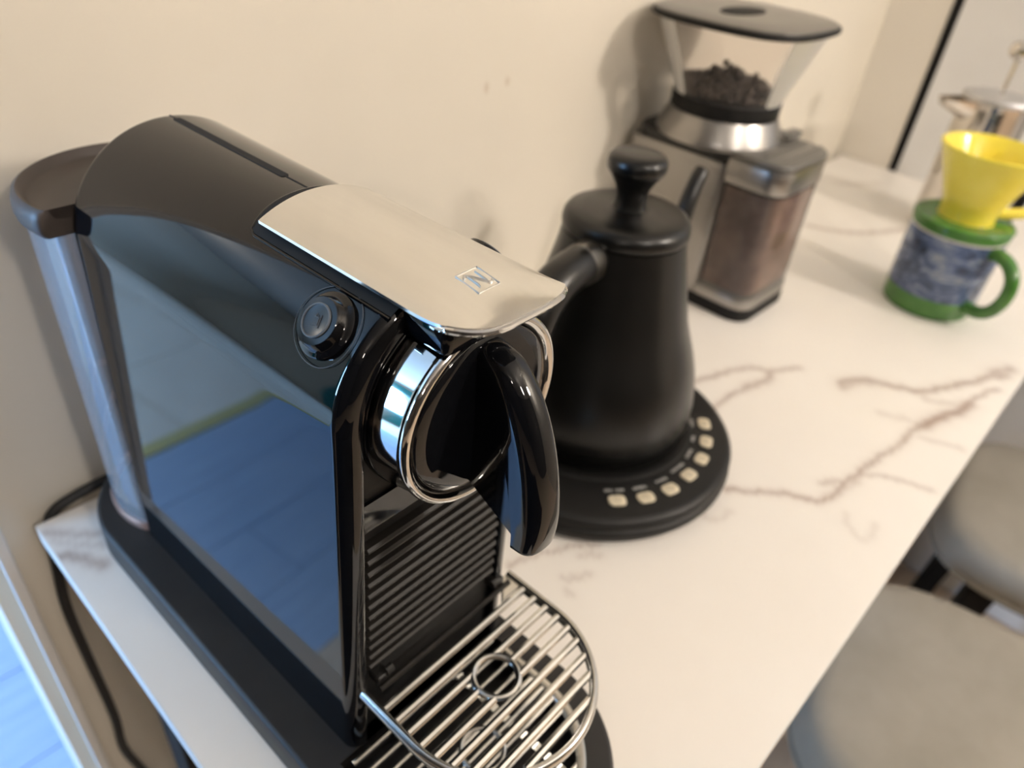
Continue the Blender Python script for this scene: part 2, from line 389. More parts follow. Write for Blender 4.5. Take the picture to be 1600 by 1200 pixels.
# ------------------------------------------------------------------ the marble table
table = thing('console_table', 'long narrow table with white marble-look top against the cream wall', 'table', (0, 0, FZ))
TX, TY, TT = 1.3255, -0.4272, 0.015
def vein_field():
    out = []
    def add(pts, w, s):
        q = catmull(pts, 6); out.append(([(p.x + random.uniform(-.0017, .0017), p.y + random.uniform(-.0017, .0017)) for p in [Vector((a.x, a.y, 0)) for a in q]], w, s))
    for pts, w, s in VE: add([(x, y, 0) for x, y in pts], w, s)
    return out
VE = [([(0.5013, -0.2026), (0.5347, -0.2138), (0.569, -0.2279), (0.58, -0.244), (0.608, -0.2613)], 0.00247, 0.5), ([(0.4759, -0.2397), (0.5041, -0.2386), (0.5254, -0.2422), (0.5614, -0.2495)], 0.00204, 0.5), ([(0.5336, -0.2425), (0.5614, -0.2495), (0.5768, -0.247)], 0.00327, 0.5), ([(0.6151, -0.3006), (0.6446, -0.3139), (0.655, -0.339), (0.6703, -0.3626), (0.6944, -0.3758), (0.7216, -0.3886), (0.7534, -0.402), (0.7732, -0.4154)], 0.00331, 0.62), ([(0.6112, -0.3068), (0.6352, -0.3144), (0.6478, -0.3289)], 0.0039, 0.4), ([(0.7617, -0.4017), (0.7926, -0.4137)], 0.00499, 0.5), ([(0.7385, -0.4151), (0.7148, -0.4064), (0.6898, -0.4015), (0.6574, -0.3963), (0.6294, -0.3864), (0.6058, -0.3808), (0.5768, -0.3783), (0.5446, -0.3741), (0.5154, -0.3692), (0.4893, -0.367), (0.4629, -0.3646), (0.443, -0.3593), (0.4322, -0.347), (0.4263, -0.3333), (0.4108, -0.3187), (0.3955, -0.3014)], 0.0022, 0.62), ([(0.6874, -0.4022), (0.6596, -0.3968), (0.634, -0.389), (0.6082, -0.3829)], 0.00437, 0.75), ([(0.5001, -0.3703), (0.5106, -0.3815), (0.5169, -0.3932), (0.5221, -0.4067), (0.5267, -0.4187)], 0.00166, 0.4), ([(0.4617, -0.3508), (0.4757, -0.3601), (0.4878, -0.3687)], 0.00216, 0.4), ([(0.4525, -0.3621), (0.4724, -0.367), (0.4884, -0.3712)], 0.00287, 0.35), ([(0.593, -0.3852), (0.598, -0.4033), (0.6054, -0.4176)], 0.00248, 0.25), ([(0.598, -0.3462), (0.6047, -0.3606), (0.6116, -0.37)], 0.00335, 0.2), ([(0.6686, -0.3625), (0.659, -0.3719), (0.669, -0.3868), (0.6772, -0.3963)], 0.00358, 0.28), ([(0.4458, -0.3794), (0.4337, -0.3865), (0.4259, -0.3993), (0.4349, -0.4031), (0.4515, -0.4006)], 0.00206, 0.16), ([(0.21, -0.2374), (0.222, -0.2401), (0.2312, -0.2431), (0.2421, -0.249), (0.2545, -0.2539), (0.271, -0.2664)], 0.00138, 0.45), ([(0.2312, -0.27), (0.2398, -0.2771), (0.2468, -0.2798)], 0.00169, 0.25), ([(0.2236, -0.2787), (0.2248, -0.2833)], 0.00166, 0.2), ([(0.2546, -0.265), (0.2623, -0.2704), (0.2655, -0.2764)], 0.00174, 0.25), ([(0.0006, -0.0087), (0.0103, -0.0189), (0.0258, -0.0351)], 0.00316, 0.4), ([(0.0008, -0.0354), (0.0095, -0.0461), (0.0194, -0.0607)], 0.00366, 0.55), ([(0.002, -0.0197), (0.0128, -0.0331), (0.0241, -0.0448)], 0.00249, 0.3), ([(0.9642, -0.1036), (0.9779, -0.1338), (1.0102, -0.1671), (1.0617, -0.1936), (1.1165, -0.2113)], 0.00449, 0.4), ([(1.1767, -0.0574), (1.2008, -0.0798), (1.2375, -0.0975)], 0.00593, 0.2), ([(0.2953, -0.0853), (0.376, -0.0512), (0.4385, -0.0435)], 0.00226, 0.3), ([(0.3747, -0.3163), (0.36, -0.3137), (0.356, -0.3049)], 0.00192, 0.2)]
nx, ny = 442, 144
field = vein_field()
vals = [0.0] * (nx * ny)
dx, dy = TX / (nx - 1), -TY / (ny - 1)
for pts, w, s in field:
    for (ax, ay), (bx, by) in zip(pts[:-1], pts[1:]):
        R = w * 3.2 + 0.004
        i0 = max(0, int((min(ax, bx) - R) / dx)); i1 = min(nx - 1, int((max(ax, bx) + R) / dx) + 1)
        j0 = max(0, int((min(ay, by) - R - TY) / dy)); j1 = min(ny - 1, int((max(ay, by) + R - TY) / dy) + 1)
        ex, ey = bx - ax, by - ay; l2 = ex * ex + ey * ey + 1e-12
        for j in range(j0, j1 + 1):
            py = TY + j * dy
            for i in range(i0, i1 + 1):
                px = i * dx
                t = min(1, max(0, ((px - ax) * ex + (py - ay) * ey) / l2))
                d_ = sqrt((px - ax - t * ex) ** 2 + (py - ay - t * ey) ** 2) / w
                v = 1.3 * s * math.exp(-d_ * d_ * 0.8) + s * 0.3 * math.exp(-d_ * d_ * 0.12)
                k = j * nx + i
                if v > vals[k]: vals[k] = v
V = [(i * dx, TY + j * dy, 0.75) for j in range(ny) for i in range(nx)]
F = [(j * nx + i, j * nx + i + 1, (j + 1) * nx + i + 1, (j + 1) * nx + i) for j in range(ny - 1) for i in range(nx - 1)]
me = bpy.data.meshes.new('tabletop'); me.from_pydata(V, [], F)
at = me.attributes.new('vein', 'FLOAT', 'POINT'); at.data.foreach_set('value', vals)
me.materials.append(M['marble'])
top = bpy.data.objects.new('tabletop', me); C.objects.link(top); top.parent = table
obj('edge_band', join([box(0.0, TX, TY - 0.0008, 0.0, 0.75 - TT, 0.7499), box(-0.0008, 0.0, TY, 0, 0.75 - TT, 0.7499)]), noisy('edge_band', (0.80, 0.79, 0.76), (0.83, 0.82, 0.79), 20, 0.35), table, 0)
for lx in (0.045, 1.295):
    for ly in (-0.375, -0.045):
        obj('leg', slab(rrect(lx - 0.02, lx + 0.02, ly - 0.02, ly + 0.02, 0.003, 2), 0, 0.75 - TT, 0.001, 1), 'black', table)
obj('apron', join([box(0.045, 1.295, ly - 0.012, ly + 0.012, 0.70, 0.75 - TT) for ly in (-0.345, -0.045)] + [box(lx - 0.012, lx + 0.012, -0.375, -0.045, 0.70, 0.75 - TT) for lx in (0.045, 1.295)]), 'black', table)

# ------------------------------------------------------------------ the capsule coffee machine (local frame: x across, -y towards its front)
cm = thing('coffee_machine', 'glossy black capsule coffee machine with silver lid lever at the end of the table', 'coffee machine', (0.1069, -0.17, 0), 0.025)
h, ZC, ZB, UC = 0.0519, 0.2240, 0.0262, -0.0030   # half width, arch centre height, base height, body offset
def arch(d, z0=ZB, n=72):
    w = h - d
    pts = [(-w - 0.0015, z0)] + [(-w - 0.0008, 0.12), (-w, ZC - 0.012), (-w, ZC - 0.002)]
    pts += [(-w * cos(pi * i / n), ZC + w * sin(pi * i / n)) for i in range(n + 1)]
    pts += [(w, ZC - 0.002), (w, ZC - 0.012), (w + 0.0008, 0.12), (w + 0.0015, z0)]
    return [(UC + u, z) for u, z in pts]
TU, TV, TR = -0.0127, 0.1170, 0.0525
K1, K2 = 0.016, 0.012          # draft of the left flank, taper towards the front
def shape(v, pts):
    return [(u - (K1 * (ZC - z) if (z < ZC and u < UC) else 0) + K2 * v * (u - UC) / h, v, z) for u, z in pts]
rings = []
for v, d in ((0.0920, 0.002), (0.0914, 0.0006), (0.0900, 0.0), (0.0885, 0.0), (0.0870, 0.0), (-0.0985, 0.0), (-0.1015, 0.0), (-0.1025, 0.0)): rings.append(shape(v, arch(d)))
for i in range(1, 9):
    t = pi / 2 * i / 8
    rings.append(shape(-0.1025 - 0.0068 * sin(t), arch(0.0076 * (1 - cos(t)))))
for v, d in ((-0.1092, 0.0086), (-0.1085, 0.0094), (-0.1030, 0.0100)): rings.append(shape(v, arch(d)))
body = obj('body', loft(rings), 'gloss', cm, 50)
# the moulded flanks are not quite flat: lean their shading normals a little forward and up
me_ = body.data; cn = [Vector(c.vector) for c in me_.corner_normals]
for i_, n_ in enumerate(cn):
    k_ = min(1.0, max(0.0, (abs(n_.x) - 0.80) / 0.19)); k_ = k_ * k_ * (3 - 2 * k_)
    if k_ > 0: cn[i_] = (n_ + Vector((0, -0.060, 0.055)) * k_).normalized()
me_.normals_split_custom_set(cn)
# front panel with its twelve ribs
PWD = 0.0422
pz = [(UC + u, z) for u, z in [(-PWD - K1 * (ZC - 0.03), 0.03), (-PWD, ZC)] + [(-PWD * cos(pi * i / 24), ZC + PWD * sin(pi * i / 24)) for i in range(1, 24)] + [(PWD, ZC), (PWD, 0.03)]]
obj('front_panel', loft([[(u, -0.1042, z) for u, z in pz], [(u, -0.1032, z) for u, z in pz]]), 'matte', cm)
def rib_bm(z):
    prof = [(0.0012, 0.0019), (-0.0026, 0.0016), (-0.0036, 0.0005), (-0.0036, -0.0005), (-0.0026, -0.0016), (0.0012, -0.0019)]
    return loft([[(UC + u, -0.1053 + a * (0.6 if e else 1), z + b * (0.7 if e else 1)) for a, b in prof] for u, e in ((-0.0412 - K1 * (ZC - z), 1), (-0.0402 - K1 * (ZC - z), 0), (0.0402, 0), (0.0412, 1))])
for k in range(12): obj('rib', rib_bm(0.1625 - 0.00715 * k), 'rib', cm, 30)
# small shelf plate between rib field and brew head
obj('head_plate', loft([[(UC - 0.042, -0.1058, z) for z in (0.171, 0.186)] + [(UC - 0.042, -0.104, z) for z in (0.186, 0.171)],
                        [(UC + 0.042, -0.1058, z) for z in (0.171, 0.186)] + [(UC + 0.042, -0.104, z) for z in (0.186, 0.171)]]), 'gloss', cm)
# base: a stadium with a round pan at the front
BU, BR, BF, BB = -0.0127, 0.0673, -0.154, 0.107
def stad(r, n=40, f=BF, b=BB):
    return [(BU + r * cos(pi * i / n), b + r * sin(pi * i / n)) for i in range(n + 1)] + [(BU + r * cos(pi + pi * i / n), f + r * sin(pi + pi * i / n)) for i in range(n + 1)]
def ushape(r, n=40, v0=-0.1085, f=BF):
    return [(BU - r, v0)] + [(BU + r * cos(pi + pi * i / n), f + r * sin(pi + pi * i / n)) for i in range(n + 1)] + [(BU + r, v0)]
RI = 0.0535
o_, i_ = ushape(BR - 0.0022), ushape(RI); n_o = len(o_)
V = [(x, y, ZB) for x, y in o_] + [(x, y, ZB) for x, y in i_] + [(x, y, 0.006) for x, y in i_]
F = [(i, i + 1, n_o + i + 1, n_o + i) for i in range(n_o - 1)] + [(n_o + i, n_o + i + 1, 2 * n_o + i + 1, 2 * n_o + i) for i in range(n_o - 1)]
F += [tuple(2 * n_o + i for i in range(n_o)), (n_o, 2 * n_o, 3 * n_o - 1, 2 * n_o - 1)]
bk = [(BU + (BR - 0.0022) * cos(pi * i / 40), BB + (BR - 0.0022) * sin(pi * i / 40), ZB) for i in range(41)]
nb = len(V); V += bk; F.append(tuple([nb + i for i in range(41)] + [0, n_o - 1]))
side = []
for d, z in ((0.0022, ZB), (0.0010, ZB - 0.0004), (0.0002, ZB - 0.0014), (0.0, ZB - 0.003), (0.0, 0.003), (0.0015, 0.0)):
    side.append([(x, y, z) for x, y in stad(BR - d)])
obj('base', join([(V, F), loft(side, False, True)]), 'base', cm, 40)
# drip tray grid in the base
tray = obj('drip_grid', tube([(x, y, ZB + 0.001) for x, y in ushape(RI - 0.0032, 40, -0.120)], 0.003, 8, ry=0.0022), 'gridchrome', cm)
for k in range(12):
    v = -0.1140 - 0.0079 * k
    w = RI - 0.004 if v > BF else sqrt(max(0, (RI - 0.004) ** 2 - (v - BF) ** 2))
    if w > 0.008: obj('bar', tube([(BU - w, v, ZB + 0.0008), (BU + w, v, ZB + 0.0008)], 0.0016, 8), 'gridchrome', tray)
obj('ring', tube([(BU + 0.011 * cos(2 * pi * i / 40), BF + 0.011 * sin(2 * pi * i / 40), ZB + 0.0018) for i in range(40)], 0.0015, 8, True), 'gridchrome', tray)
obj('cross_bar', join([box(BU + s * 0.022 - 0.0022, BU + s * 0.022 + 0.0022, -0.200, -0.110, ZB - 0.0035, ZB - 0.0012) for s in (-1, 1)]), 'gridchrome', tray)
# fold-down cup support
GZ, GR, GF = 0.070, 0.0505, -0.1440
gp = [(-GR, -0.1090), (-GR, -0.12), (-GR, -0.132)] + [(GR * cos(pi + pi * i / 40), GF + GR * sin(pi + pi * i / 40)) for i in range(41)] + [(GR, -0.132), (GR, -0.12), (GR, -0.1090)]
sup = obj('cup_support', tube([(x, y, GZ - 0.001) for x, y in gp], 0.0022, 12, ry=0.0040, up=(0, 0, 1)), 'gridchrome', cm, 60)
for k in range(9):
    v = -0.1220 - 0.0081 * k
    w = GR - 0.0018 if v > GF else sqrt((GR - 0.0018) ** 2 - (v - GF) ** 2)
    dr = 0.0112 ** 2 - (v + 0.147) ** 2
    seg = [(-w, w)] if dr <= 0 else [(-w, -sqrt(dr)), (sqrt(dr), w)]
    for a, b in seg: obj('bar', tube([(a, v, GZ), (b, v, GZ)], 0.0020, 8), 'gridchrome', sup)
obj('ring', tube([(0.0112 * cos(2 * pi * i / 40), -0.147 + 0.0112 * sin(2 * pi * i / 40), GZ + 0.0004) for i in range(40)], 0.0017, 8, True), 'gridchrome', sup)
obj('corner_plate', join([slab([(0.034, -0.1195), (GR, -0.1195), (GR, -0.1085), (0.046, -0.1085)], GZ - 0.004, GZ + 0.001, 0.0006, 2)]), 'gridchrome', sup)
obj('hinge_rod', tube([(-0.044, -0.1135, GZ + 0.001), (0.046, -0.1135, GZ + 0.001)], 0.0016, 8), 'rib', cm)
for s in (-1, 1):
    obj('hinge_pin', join([box(s * 0.040 - 0.0035, s * 0.040 + 0.0035, -0.1120, -0.104, 0.0705, 0.0765, 0.001), tube([(s * 0.0385, -0.111, 0.077), (s * 0.0345, -0.111, 0.077)], 0.0022, 8)]), 'satin', cm)
# brew head
def ringprof(prof, n=72, m_='chrome', name='x'):
    rr = [[(-0.0003 + r * cos(2 * pi * i / n), v, 0.2222 + r * sin(2 * pi * i / n)) for i in range(n)] for r, v in prof]
    return obj(name, loft(rr, False, False), m_, cm, 50)
ringprof([(0.0432, -0.104), (0.0430, -0.1072), (0.0422, -0.1080), (0.0410, -0.1080)], name='head_collar', m_='gloss')
ringprof([(0.0424, -0.106), (0.0424, -0.1100), (0.0404, -0.1215), (0.0405, -0.1225), (0.0409, -0.1235), (0.0409, -0.1248), (0.0402, -0.1260), (0.0388, -0.1265), (0.0374, -0.1260), (0.0362, -0.1246), (0.0358, -0.123)], name='chrome_ring')
rr = [[(-0.0003 + r * cos(2 * pi * i / 72), v, 0.2222 + r * sin(2 * pi * i / 72)) for i in range(72)] for r, v in ((0.0359, -0.123), (0.0355, -0.1246), (0.0346, -0.1254), (0.03, -0.1258), (0.018, -0.1262), (0.004, -0.1263))]
obj('head_disc', loft(rr, False, True), 'gloss', cm, 50)
# curved spout hood
O_ = catmull([(0, -0.1180, 0.2560), (0, -0.1357, 0.2530), (0, -0.1457, 0.2445), (0, -0.1538, 0.2315), (0, -0.1600, 0.2139), (0, -0.1632, 0.1960), (0, -0.1636, 0.1850), (0, -0.1625, 0.1760)], 6)
I_ = catmull([(0, -0.1180, 0.2400), (0, -0.1285, 0.2390), (0, -0.1345, 0.2320), (0, -0.1405, 0.2200), (0, -0.1455, 0.2060), (0, -0.1490, 0.1920), (0, -0.1510, 0.1820), (0, -0.1515, 0.1745)], 6)
rings = []
for k, (a, b) in enumerate(zip(O_, I_)):
    t = k / (len(O_) - 1); w = 0.0072 + 0.0014 * min(1, t * 1.3)
    ring = []
    for j in range(21):
        th = pi * j / 20; s = cos(th); q = sin(th)
        f = q ** 0.8
        e = (abs(s) ** 0.75) * (1 if s > 0 else -1)
        base = b.lerp(a, 0.42)
        p = base.lerp(a, f); ring.append((w * e, p.y, p.z))
    ring.append((-w * 0.97, b.y, b.z)); ring.append((w * 0.97, b.y, b.z))
    rings.append(ring)
for s in (0.8, 0.45):      # rounded lower lip
    last = rings[-1] if s == 0.8 else rings[-2]
    cx = sum(p[0] for p in last) / len(last); cy = sum(p[1] for p in last) / len(last); cz = sum(p[2] for p in last) / len(last)
rings.append([(p[0] * 0.96, (p[1] + 0.151) * 0.96 - 0.151, p[2] - 0.0010) for p in rings[-1]])
rings.append([(p[0] * 0.88, (p[1] + 0.151) * 0.88 - 0.151, p[2] - 0.0006) for p in rings[-1]])
obj('spout', loft(rings), 'gloss', cm, 50)
fin = [(-0.124, 0.250), (-0.134, 0.240), (-0.146, 0.222), (-0.152, 0.205), (-0.1545, 0.188), (-0.1545, 0.1758), (-0.128, 0.1890), (-0.124, 0.1910)]
obj('spout_web', loft([[(u, v, z) for v, z in fin] for u in (-0.0062, 0.0062)]), 'gloss', cm)
# lid lever
def lid_pt(s, t, lift=0.0):
    # s in -1..1 across, t 0 back .. 1 front
    v = -0.0302 - 0.1113 * t
    flare = max(0.0, (t - 0.76) / 0.24)
    hw = 0.0265 - 0.0012 * flare ** 2
    u = s * hw
    r = 0.0552 + lift
    za = ZC + sqrt(max(0, r * r - u * u))
    zf = 0.2726 + lift + 0.0008 * s * s
    k = min(1, flare) ** 1.9
    z = za * (1 - k) + zf * k + 0.0006 * flare ** 4
    v2 = v + (0.0100 * abs(s) ** 4 if s < 0 else 0.0035 * abs(s) ** 6) * flare ** 2
    return Vector((UC + u, v2, z))
def lid_mesh(lift0, lift1, ns=28, ntt=60, grow=0.0):
    V = []
    for lf in (lift1, lift0):
        for j in range(ntt + 1):
            for i in range(ns + 1):
                s = -1 + 2 * i / ns; t = j / ntt
                p = lid_pt(s, t, lf)
                if lf == lift1 and (i in (0, ns) or j in (0, ntt)): p.z -= 0.00015
                V.append(p)
    n1 = (ns + 1) * (ntt + 1); F = []
    for j in range(ntt):
        for i in range(ns):
            a = j * (ns + 1) + i
            F.append((a, a + 1, a + ns + 2, a + ns + 1)); F.append((n1 + a, n1 + a + ns + 1, n1 + a + ns + 2, n1 + a + 1))
    rim = [i for i in range(ns + 1)] + [j * (ns + 1) + ns for j in range(1, ntt + 1)] + [ntt * (ns + 1) + i for i in range(ns - 1, -1, -1)] + [j * (ns + 1) for j in range(ntt - 1, 0, -1)]
    for a, b in zip(rim, rim[1:] + rim[:1]): F.append((a, n1 + a, n1 + b, b))
    return V, F
lid = obj('lid_lever', lid_mesh(-0.0004, 0.0008), 'lid', cm, 30)
obj('rim', tube([lid_pt(1 - 2 * i / 40, 1) + Vector((0, -0.0002, -0.0010)) for i in range(0, 41)] + [lid_pt(-1, 1 - j / 60) + Vector((0, 0, -0.0010)) for j in range(1, 8)], [0.0009] * 4 + [0.0012] * 38 + [0.0010, 0.0009, 0.0008, 0.0006, 0.0004, 0.0002], 8), 'chrome', lid)
# seat of the lid: the dark recess around it
def on_body(u, up=0.0): return ZC + sqrt(max(0, (h + up) ** 2 - u * u))
V = []
ss = [-1 + 2 * i / 24 for i in range(25)]
for j, v in enumerate((-0.0225, -0.027, -0.06, -0.1085)):
    for s in ss:
        u = s * (0.0284 if j else 0.0262)
        V.append((UC + u, v + (-0.004 * abs(s) ** 4 if j == 0 else 0), on_body(u, 0.0006)))
F = [(j * 25 + i, j * 25 + i + 1, j * 25 + 26 + i, j * 25 + 25 + i) for j in range(3) for i in range(24)]
obj('lid_recess', (V, F), 'void', cm)
ez = on_body(0.0288, 0.0003)
obj('recess_edge', tube([(UC - 0.0288, -0.1085, ez), (UC - 0.0288, -0.030, ez)] + [(UC + s * 0.0275, -0.0218 - 0.0045 * abs(s) ** 4, on_body(0.0275 * s, 0.0003)) for s in [x / 8 for x in range(-8, 9)]] + [(UC + 0.0288, -0.030, ez), (UC + 0.0288, -0.1085, ez)], 0.0006, 6), 'gloss', cm)
obj('lever_arm', slab(rrect(UC - 0.0225, UC + 0.0225, -0.1290, -0.100, 0.003, 3), 0.2590, 0.2685, 0.002, 2), 'gloss', cm)
# embossed emblem: a square frame with a swash-ended N
sq = (-0.0056, -0.1222)
def lp(a, b, up=0.0010):
    u, v = sq[0] + a * 0.0050, sq[1] + b * 0.0055
    t = (-0.0302 - v) / 0.1113; flare = max(0.0, (t - 0.76) / 0.24)
    return lid_pt((u - UC) / (0.0265 - 0.0012 * flare ** 2), t, up)
e_ = [lp(a, b) for a, b in ((-1, -1), (1, -1), (1, 1), (-1, 1), (-1, -1))]
fr_ = []
for a, b in zip(e_[:-1], e_[1:]):
    fr_.append(tube([a.lerp(b, t / 6) for t in range(7)], 0.00024, 6))
emb = obj('emblem', join(fr_ + [
    tube(catmull([lp(-0.80, 0.42), lp(-0.62, 0.66), lp(-0.40, 0.58), lp(0.0, 0.02), lp(0.34, -0.50), lp(0.58, -0.66), lp(0.80, -0.46)], 5), [0.00022] + [0.00042] * 28 + [0.0002] * 2, 6),
    tube([lp(-0.42, 0.50), lp(-0.42, -0.40), lp(-0.50, -0.66)], [0.0003, 0.0004, 0.0002], 6),
    tube([lp(0.44, 0.66), lp(0.42, -0.45)], [0.00022, 0.0004], 6)]), 'emboss', lid)
# seam and slot on the ridge
obj('slot', slab(rrect(-0.0019, 0.0019, -0.0050, 0.0845, 0.0012, 3), ZC + h - 0.003, ZC + h + 0.00025, 0.0), 'void', cm)
for a, b in ((-0.0225, -0.0050), (0.0845, 0.0905)): obj('seam', box(-0.0003, 0.0003, a, b, ZC + h - 0.001, ZC + h + 0.00012), 'void', cm)
# the two cup buttons, one on either flank
def button(side):
    ang = radians(42.0)
    nrm = Vector((side * -cos(ang), 0, sin(ang)))
    ctr = Vector((UC, -0.0868, ZC)) + nrm * (h - 0.0022)
    yy = Vector((0, 1, 0)); xx = yy.cross(nrm) if side > 0 else nrm.cross(yy) * -1
    mt = Matrix.Translation(ctr) @ Matrix((xx, yy, nrm)).transposed().to_4x4()
    bt = obj('cup_button', xform(lathe([(0.0122, 0.0), (0.0122, 0.0024), (0.0117, 0.0029), (0.0105, 0.0031), (0.0096, 0.0040), (0.0092, 0.0062), (0.0086, 0.0070), (0.0062, 0.0072)], 48), mt), 'gloss', cm, 40)
    obj('face', xform(lathe([(0.0062, 0.0070), (0.0060, 0.0076), (0.0055, 0.0074), (0.001, 0.0073)], 40), mt), 'btn', bt)
    obj('light_ring', xform(tube([(0.0059 * cos(2 * pi * i / 40), 0.0059 * sin(2 * pi * i / 40), 0.0075) for i in range(40)], 0.00045, 6, True), mt), 'icon', bt)
    if side > 0:
        r_ = Matrix.Rotation(radians(-90), 4, 'Z')
        k = mt @ Matrix.Translation((0, 0, 0.0075))
        pts = [tube([(-0.0018, 0.0010, 0), (-0.0015, -0.0012, 0), (0.0010, -0.0012, 0), (0.0013, 0.0010, 0)], 0.00016, 5),
               tube([(0.0012, 0.0006, 0), (0.0024, 0.0004, 0), (0.0018, -0.0006, 0), (0.0011, -0.0005, 0)], 0.00014, 5), tube([(-0.0024, -0.0019, 0), (0.0022, -0.0019, 0)], 0.00016, 5)]
        obj('cup_icon', xform(join(pts), k @ Matrix.Rotation(radians(12), 4, 'Z')), 'icon', bt)
    gp_ = []
    for i in range(48):
        q_ = ctr + yy * (0.0146 * cos(2 * pi * i / 48)) + xx * (0.0146 * sin(2 * pi * i / 48))
        w_ = Vector((q_.x - UC, 0, q_.z - ZC)).normalized() * (h + 0.00005); gp_.append((UC + w_.x, q_.y, ZC + w_.z))
    obj('button_groove', tube(gp_, 0.00016, 5, True), 'icon', body)
    return bt
button(1); button(-1)
# water tank behind
def tank_ring(r, z, n=72):
    out = []
    for i in range(n):
        a = 2 * pi * i / n; u, v = TU + r * cos(a), TV + r * sin(a)
        out.append((u, max(v, 0.0926), z))
    return out
tank = obj('water_tank', loft([tank_ring(r, z) for r, z in ((TR, ZB + 0.006), (TR, 0.12), (TR + 0.0005, 0.231))], False, False), 'tank', cm, 50)
obj('tank_ring', loft([tank_ring(r, z) for r, z in ((TR - 0.001, ZB), (TR + 0.0012, ZB + 0.0005), (TR + 0.0016, ZB + 0.0035), (TR + 0.0004, ZB + 0.006), (TR - 0.002, ZB + 0.006))], False, False), 'copper', tank)
LU_, LV_, LR = -0.0132, 0.1085, 0.0580
lidp = [(LR - 0.004, 0.229), (LR - 0.002, 0.229), (LR - 0.0005, 0.231), (LR, 0.2335), (LR - 0.0002, 0.238), (LR - 0.0014, 0.2415), (LR - 0.0034, 0.2428), (LR - 0.0050, 0.2418), (LR - 0.0062, 0.2388), (LR - 0.0078, 0.2375), (LR - 0.02, 0.2372), (0.004, 0.2372)]
def lid_ring(r, z, n=72):
    return [(LU_ + r * cos(2 * pi * i / n), max(LV_ + r * sin(2 * pi * i / n), 0.0926), z) for i in range(n)]
obj('tank_lid', loft([lid_ring(r, z) for r, z in lidp]), 'tanklid', tank, 50)

# power cord from the back of the machine, over the corner and down the wall
tag(obj('power_cord', tube(catmull([(0.083, -0.004, 0.006), (0.066, 0.0045, 0.0075), (0.045, 0.0062, 0.0062), (0.028, 0.0064, 0.0042), (0.0145, 0.0066, 0.0), (0.0070, 0.0068, -0.012), (0.0030, 0.0070, -0.049), (-0.0012, 0.0074, -0.093), (-0.0012, 0.0076, -0.159),
     (-0.0002, 0.0078, -0.246), (-0.0030, 0.0078, -0.297), (0.0030, 0.0078, -0.345), (0.010, 0.0078, -0.40), (0.012, 0.0078, -0.55), (0.010, 0.0078, -0.70), (0.006, 0.0078, -0.746)], 8), 0.0036, 10), 'cable', None, 60),
    'black power cord hanging down the wall at the left end of the marble table', 'cord')

# ------------------------------------------------------------------ the gooseneck kettle on its heating base
KX, KY = 0.362, -0.184
kb = thing('heating_plate', 'round black electric heating base with a row of cream buttons under the kettle', 'heating plate', (0.3560, -0.1900, 0))
ox, oy = KX - 0.3560, KY + 0.1900
obj('base_body', lathe([(0.108, 0.0), (0.1125, 0.0015), (0.1155, 0.006), (0.1160, 0.0105), (0.1145, 0.0135), (0.1135, 0.0138), (0.1135, 0.0150), (0.1150, 0.0160), (0.1148, 0.0200), (0.1125, 0.0228), (0.1085, 0.0240), (0.05, 0.0243)], 96), 'kettle_base', kb, 50)
obj('seat_ring', lathe([(0.0835, 0.0238), (0.0825, 0.0256), (0.0805, 0.0262), (0.076, 0.0250)], 72, ox, oy, True, True), 'kettle_base', kb)
bpos = [(0.2955, -0.2624), (0.3141, -0.2746), (0.3351, -0.2817), (0.3590, -0.2827), (0.3826, -0.2795), (0.4037, -0.2707), (0.4227, -0.2573)]
labels = ['ON / OFF', 'GREEN', 'WHITE', 'OOLONG', 'COFFEE', 'BOIL', 'HOLD']
for (bx, by), tx in zip(bpos, labels):
    px, py = bx - 0.3560, by + 0.1900
    ang = math.atan2(by - KY, bx - KX); rd = Vector((cos(ang), sin(ang), 0)); tn = Vector((-sin(ang), cos(ang), 0))
    mt = Matrix.Translation((px, py, 0.0243)) @ Matrix.Rotation(ang + pi / 2, 4, 'Z')
    bt = obj('button', xform(slab(rrect(-0.0066, 0.0066, -0.0050, 0.0050, 0.0036, 5), -0.001, 0.0011, 0.0006, 2), mt), 'pad', kb)
    obj('mark', xform(tube([(0.0021 * cos(2 * pi * i / 16), 0.0021 * sin(2 * pi * i / 16), 0.0011) for i in range(16)], 0.0003, 4, True), mt), 'padprint', bt)
    mt2 = Matrix.Translation((px - rd.x * 0.0103, py - rd.y * 0.0103, 0.02445)) @ Matrix.Rotation(ang + pi / 2, 4, 'Z')
    text_mesh('label_print', tx, 0.0036, 'print', kb, mt2)
kt = thing('kettle', 'matte black gooseneck kettle with a mushroom knob lid', 'kettle', (KX, KY, 0.0262))
zo = -0.0262
obj('body', lathe([(r, z + zo) for r, z in ((0.066, 0.0264), (0.0725, 0.0268), (0.0745, 0.029), (0.0748, 0.0375), (0.0752, 0.0385), (0.0775, 0.0395), (0.0785, 0.0420), (0.0782, 0.055), (0.0763, 0.068), (0.0728, 0.084), (0.0689, 0.096), (0.0641, 0.1084), (0.0588, 0.1224), (0.0540, 0.142), (0.0492, 0.161), (0.0458, 0.176), (0.0440, 0.1870), (0.0420, 0.1880))], 96), 'kettle', kt, 45)
ld = obj('lid', lathe([(r, z + zo) for r, z in ((0.0420, 0.1880), (0.0440, 0.1883), (0.0449, 0.1895), (0.0450, 0.1925), (0.0444, 0.1960), (0.0425, 0.1990), (0.0390, 0.2008), (0.030, 0.2020), (0.016, 0.2030), (0.0105, 0.2032))], 96), 'kettle', kt, 45)
